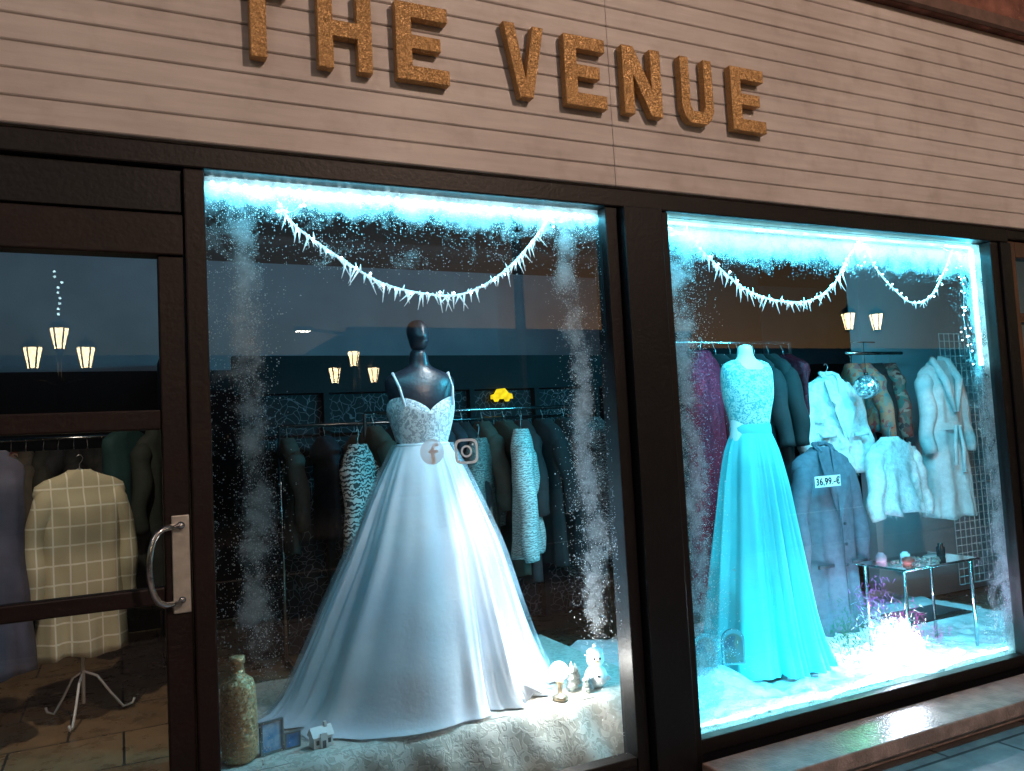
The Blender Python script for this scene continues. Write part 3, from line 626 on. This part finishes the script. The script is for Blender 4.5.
jar('perfume_bottle',3.98,.30,tz+.001,.022,.07,M_black); jar('candle_jar',3.70,.28,tz+.001,.03,.03,simple('red_wax',(.5,.08,.06,1)))
jar('candle_jar',3.80,.38,tz+.001,.025,.035,M_plasticw); jar('candle_jar',3.64,.40,tz+.001,.028,.045,simple('pink_wax',(.6,.25,.3,1)))
g=MB(); random.seed(3)
for i in range(14):
    a=random.random()*6.28; x=3.78+.12*random.uniform(-1,1); y=.28+.08*random.uniform(-1,1)
    g.tube([(x+.018*math.cos(q),y+.018*math.sin(q),tz+.005+.004*math.sin(q*2+a)) for q in [2*PI*k/14 for k in range(15)]],.004,5)
g.obj('bracelet_pile',glitter('bead_mix',(.6,.4,.3,1),(.2,.1,.15,1),120,.4,.3))
# party light
pl=root('party_light',(3.50,.15,.335))
g=MB(); g.lathe([(.045,.0),(.05,.008),(.045,.02),(.03,.025)],0,0,20); g.obj('base',M_plasticw,pl)
g=MB(); g.sphere((0,0,.09),.064,20,14); g.obj('dome',emis('dome_glow',(.85,.92,1,1),30),pl)
light('dome_light','POINT',(0,.09,.18),20,(.72,.80,1),pl,shadow_soft_size=.02)
for k,(dx,dy,dz,c,e) in enumerate(((-.20,.16,.16,(.10,1,.45),4),(.17,.17,.20,(1,.10,.8),2.5))):
    light('colour_light_%d'%k,'POINT',(dx,dy,dz),e,c,pl,shadow_soft_size=.012)
ti=root('burst_tinsel')  # tinsel strands made to glow, shaping the burst around the party light
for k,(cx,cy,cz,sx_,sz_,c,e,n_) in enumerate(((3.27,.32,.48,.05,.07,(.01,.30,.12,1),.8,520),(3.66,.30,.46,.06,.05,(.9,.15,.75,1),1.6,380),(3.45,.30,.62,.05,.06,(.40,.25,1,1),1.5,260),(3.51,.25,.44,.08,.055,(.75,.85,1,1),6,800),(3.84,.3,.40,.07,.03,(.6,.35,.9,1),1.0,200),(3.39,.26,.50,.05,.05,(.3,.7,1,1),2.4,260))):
    g=MB()
    for i in range(n_):
        p=Vector((cx+random.gauss(0,sx_),cy+random.gauss(0,.035),max(.345,cz+random.gauss(0,sz_)))); d=Vector((random.gauss(0,1),random.gauss(0,1),random.gauss(0,1))).normalized()*random.uniform(.01,.045)
        g.add([p-Vector((.0026,0,0)),p+Vector((.0026,0,0)),p+d],[(0,1,2)])
    g.obj('strands_%d'%k,emis('tinsel_glow_%d'%k,c,e),ti)
def card(name,x,y,z,w,h,yaw,mfr,mpic,arch=False):
    rt=root(name,(x,y,z),yaw); W=w/2
    O=[(-W,0),(W,0),(W,h)]+([(W*math.cos(a),h+W*math.sin(a)) for a in [PI*i/10 for i in range(1,10)]] if arch else [])+[(-W,h)]
    def ring(k,yy): return [(u*k,yy,h*.5+(v-h*.5)*(1-(1-k)*W/ (h*.5)*.9)) for u,v in O]
    A=ring(1,-.006);B=ring(.8,-.006);C=ring(1,.006);n=len(O); g=MB()
    g.add(A+B+C,[(j,(j+1)%n,n+(j+1)%n,n+j) for j in range(n)]+[(j,2*n+j,2*n+(j+1)%n,(j+1)%n) for j in range(n)]+[tuple(reversed(range(2*n,3*n)))])
    g.obj('frame',mfr,rt,smooth=False)
    g=MB(); g.add(ring(.82,-.003),[tuple(range(n))]); g.obj('picture',mpic,rt,smooth=False)
    g=MB(); g.add([(-.01,.006,h*.6),(.01,.006,h*.6),(.01,.06,0),(-.01,.06,0)],[(0,1,2,3)]); g.obj('easel',mfr,rt,smooth=False)
    return rt
M_pic=floral('picture_print',[(.008,.01,.02,1),(.04,.04,.04,1),(.015,.01,.008,1),(.10,.05,.03,1)]); M_fr=simple('silver_frame',(.30,.34,.36,1),None,20,.3,.6); M_fr2=simple('teal_frame',(.02,.07,.08,1),None,20,.6)
for k,(x,y) in enumerate(((2.57,.36),(2.42,.38))): card('arched_picture_frame',x,y,.440,.11,.11,-.4,M_fr2,M_pic,True)
# left window ornaments
zt=.503
bo=root('glitter_bottle',(.355,.30,zt))
g=MB(); g.lathe([(.05,0),(.058,.01),(.062,.06),(.062,.16),(.060,.235),(.052,.265),(.026,.285),(.021,.32),(.026,.322),(.026,.345),(.018,.347)],0,0,24); g.obj('bottle',glitter('bottle_glitter',(.90,.55,.28,1),(.40,.22,.11,1),150,.3,.4,.9),bo)
card('photo_frame',.462,.30,zt,.085,.11,.25,M_fr,simple('blue_picture',(.12,.35,.65,1),(.5,.65,.8,1),25,.4))
card('photo_frame',.535,.31,zt,.055,.055,.1,M_fr,simple('blue_picture2',(.08,.3,.75,1),(.2,.45,.8,1),40,.4))
hs=root('toy_house',(.625,.27,zt),.2)
g=MB(); g.box(-.035,.035,-.022,.022,0,.04); g.add([(-.04,-.028,.038),(.04,-.028,.038),(.04,.028,.038),(-.04,.028,.038),(-.04,0,.068),(.04,0,.068)],[(0,1,5,4),(2,3,4,5),(0,4,3),(1,2,5),(0,3,2,1)]); g.box(.012,.022,-.006,.006,.045,.08); g.box(-.012,.012,-.03,-.022,0,.05)
g.obj('house_body',M_plasticw,hs,smooth=False)
g=MB()
for x in (-.026,.018): g.box(x,x+.010,-.0245,-.021,.012,.027)
g.box(-.006,.006,-.0325,-.0285,0,.025); g.obj('openings',simple('toy_window',(.15,.15,.16,1)),hs,smooth=False)
sn=root('snowman_figurine',(1.765,.27,zt),-.3)
g=MB(); g.sphere((0,0,.045),.047,20,14); g.sphere((0,0,.115),.037,20,14); g.tube([(-.035,0,.05),(-.055,-.01,.03)],.010,8); g.tube([(.035,0,.05),(.055,-.01,.03)],.010,8); g.obj('body',simple('snowman_white',(.85,.85,.85,1),(.75,.75,.75,1),20,.8),sn)
g=MB(); g.sphere((-.012,-.034,.122),.005,8,6); g.sphere((.012,-.034,.122),.005,8,6); g.sphere((0,-.047,.055),.005,8,6); g.obj('eyes_buttons',M_black,sn)
g=MB(); g.cone((0,-.035,.113),(0,-.06,.11),.005,8); g.obj('nose',simple('carrot',(.8,.25,.03,1)),sn)
g=MB(); g.lathe([(.033,.135),(.035,.145),(.028,.155),(.008,.165)],0,0,16); g.sphere((0,0,.168),.009,8,6); g.obj('hat',M_white,sn)
for k,(x,y,h) in enumerate(((1.655,.28,.12),(1.695,.32,.10),(1.70,.23,.075))):
    g=MB(); g.lathe([(.010,zt),(.010,zt+.015),(.026,zt+.016),(.016,zt+h*.42),(.022,zt+h*.40),(.011,zt+h*.68),(.015,zt+h*.66),(.002,zt+h)],x,y,14)
    g.obj('toy_fir_tree',simple('frosted_tree_%d'%k,(.7,.74,.74,1),(.25,.30,.28,1),60,.9,0,.8))
bl=root('bulb_lamp',(1.565,.22,zt))
g=MB(); g.lathe([(.030,0),(.033,.008),(.026,.016),(.010,.022),(.009,.055),(.016,.060),(.016,.078)],0,0,18); g.obj('base',simple('brass',(.45,.36,.25,1),None,20,.3,.9),bl)
g=MB(); g.sphere((0,0,.110),.036,16,12); g.obj('bulb',M_warmbulb,bl); light('bulb_light','POINT',(0,-.055,.12),5,(1,.95,.86),bl,shadow_soft_size=.01)
bk=root('open_book',(1.45,.29,zt),.5)
g=MB(); g.add([(-.07,-.04,.01),(0,-.04,.035),(0,.05,.07),(-.07,.05,.045)],[(0,1,2,3)]); g.add([(.0,-.04,.035),(.07,-.04,.01),(.07,.05,.045),(.0,.05,.07)],[(0,1,2,3)]); g.box(-.07,.07,.03,.05,0,.03); g.obj('pages',simple('book_cover',(.015,.015,.02,1),(.05,.05,.05,1),40,.7),bk,smooth=False)
# window stickers
def sticker(x,z,sq):
    rt=root('window_sticker',(x,-.004,z)); R_=.045; g=MB(); n=40
    def rr(k):
        out=[]
        for i in range(n):
            a=2*PI*i/n; c,s_=math.cos(a),math.sin(a); e=.45 if sq else 1
            out.append((k*math.copysign(abs(c)**e,c),0,k*math.copysign(abs(s_)**e,s_)))
        return out
    def ann(a,b):
        A=rr(a);B=rr(b); g.add(A+B,[(j,(j+1)%n,n+(j+1)%n,n+j) for j in range(n)])
    if sq:
        ann(R_,R_*.80); ps=[(.022*math.cos(2*PI*i/24),0,.022*math.sin(2*PI*i/24)) for i in range(24)]; qs=[(u*.66,0,v*.66) for u,_,v in ps]; g.add(ps+qs,[(j,(j+1)%24,24+(j+1)%24,24+j) for j in range(24)]); g.add([(.022,0,.02),(.029,0,.02),(.029,0,.027),(.022,0,.027)],[(0,1,2,3)])
        m=sheer('sticker_vinyl',(.98,.96,.95,1),1.4)
    else:
        g.add(rr(R_),[tuple(range(n))]); m=sheer('sticker_grey',(.85,.78,.76,1),.6)
    g.obj('print',m,rt,smooth=False)
    if not sq:
        g=MB(); P=[(.0,-.044),(.012,-.044),(.012,-.005),(.024,-.005),(.026,.006),(.012,.006),(.012,.014),(.016,.019),(.026,.019),(.026,.03),(.012,.03),(.0,.018),(.0,.006),(-.01,.006),(-.01,-.005),(0,-.005)]
        g.add([(u-.004,-.001,v) for u,v in P],[tuple(range(len(P)))]); g.obj('letterform',sheer('sticker_pale',(.95,.93,.92,1),.9),rt,smooth=False)
sticker(.99,1.515,False); sticker(1.12,1.51,True)
# ------------------------------------------------------------------ street lamps (outside, reflected in the panes; near street lights added)
def street_lamp(x,y,arms=((-.36,2.55),(.36,2.55),(0,2.85))):
    rt=root('street_lamp',(x,y,.15)); g=MB()
    g.lathe([(.12,0),(.12,.1),(.07,.2),(.05,.5),(.04,1.0),(.035,2.4),(.05,2.45),(.03,2.5),(.03,2.83 if len(arms)>2 else 2.7)],0,0,14)
    for s in (-1,1): g.tube([(0,0,2.35),(s*.15,0,2.42),(s*.3,0,2.45),(s*.36,0,2.52)],.018,8)
    g.obj('post',M_black,rt)
    for k,(lx,lz) in enumerate(arms):
        g=MB(); g.lathe([(.06,lz),(.11,lz+.26)],lx,0,6); g.obj('glass_%d'%k,M_lant,rt,smooth=False)
        g=MB(); g.lathe([(.07,lz-.03),(.065,lz-.002)],lx,0,6); g.lathe([(.14,lz+.262),(.09,lz+.34),(.02,lz+.38),(.015,lz+.43)],lx,0,6)
        for j in range(6):
            a=2*PI*j/6; g.tube([(lx+.063*math.cos(a),.063*math.sin(a),lz),(lx+.115*math.cos(a),.115*math.sin(a),lz+.265)],.010,4)
        g.obj('cage_%d'%k,M_black,rt,smooth=False)
    return rt
lp=street_lamp(-.65,-9.23,((-.30,2.60),(.30,2.60),(0,2.85))); street_lamp(3.9,-11.8); street_lamp(11.3,-6.9,((-.33,2.90),(.33,2.90)))
g=MB()
for i in range(9): g.sphere((random.uniform(-.05,.05),0,3.3+i*.07),.018,6,4)
g.obj('topper_lights',M_ledw,lp)
def cobra(x,y,h,e,col,arm=1.0):
    rt=root('street_light',(x,y,.1)); g=MB(); g.tube([(0,0,0),(0,0,h-.3),(0,0,h-.1),(-arm*.4,.1,h),(-arm,.2,h+.05)],[.07,.05,.045,.035,.03],10); g.obj('pole',M_steel,rt)
    g=MB(); g.box(-arm-.35,-arm,.1,.3,h+.02,h+.1); g.obj('head',M_black,rt,bevel=.02,smooth=False)
    g=MB(); g.box(-arm-.32,-arm-.05,.12,.28,h+.005,h+.019); g.obj('lens',M_cob,rt,smooth=False)
    if e: light('lamp','POINT',(-arm-.15,.2,h-.1),e,col,rt,shadow_soft_size=.12)
cobra(4.6,-14,3.8,0,(1,.85,.65))
cobra(4.2,-5.6,5.6,680,(1,.69,.53))  # unseen street light added to light the fascia
cobra(-2.5,-5.6,6.0,170,(1,.76,.66))  # another unseen one, added for the fascia's left part
# ------------------------------------------------------------------ interior spot fixtures
def spot(x,y,z,tgt,e,col,ang=50,bl_=.5,sz=.03):
    rt=root('ceiling_spotlight'); g=MB(); a=Vector((x,y,z)); d=(Vector(tgt)-a).normalized(); g.tube([a-d*.12,a-d*.02],.035,14); g.tube([(x,y,3.2),a-d*.1],.006,6); g.obj('housing',M_black,rt)
    light('beam','SPOT',a,e,col,rt,target=tgt,spot_size=math.radians(ang),spot_blend=bl_,shadow_soft_size=sz)
spot(1.66,.18,2.62,(1.32,.40,.82),250,(.96,.98,1),19,.8)
spot(1.60,.16,2.64,(1.15,.5,1.2),48,(.86,.93,1),58,.8)
spot(1.0,.9,3.0,(1.9,2.0,1.2),20,(1,.95,.90),95,.9)
spot(4.4,.22,2.75,(4.5,1.1,1.3),30,(.62,.92,1),85,.9)
spot(-.3,1.2,3.0,(-.15,2.6,.6),80,(1,.84,.64),90,.9)
light('upper_wall_wash','AREA',(1.5,3.6,3.0),6,(.75,.86,1),inn,target=(1.5,4.6,2.9),shape='RECTANGLE',size=6,size_y=.2)
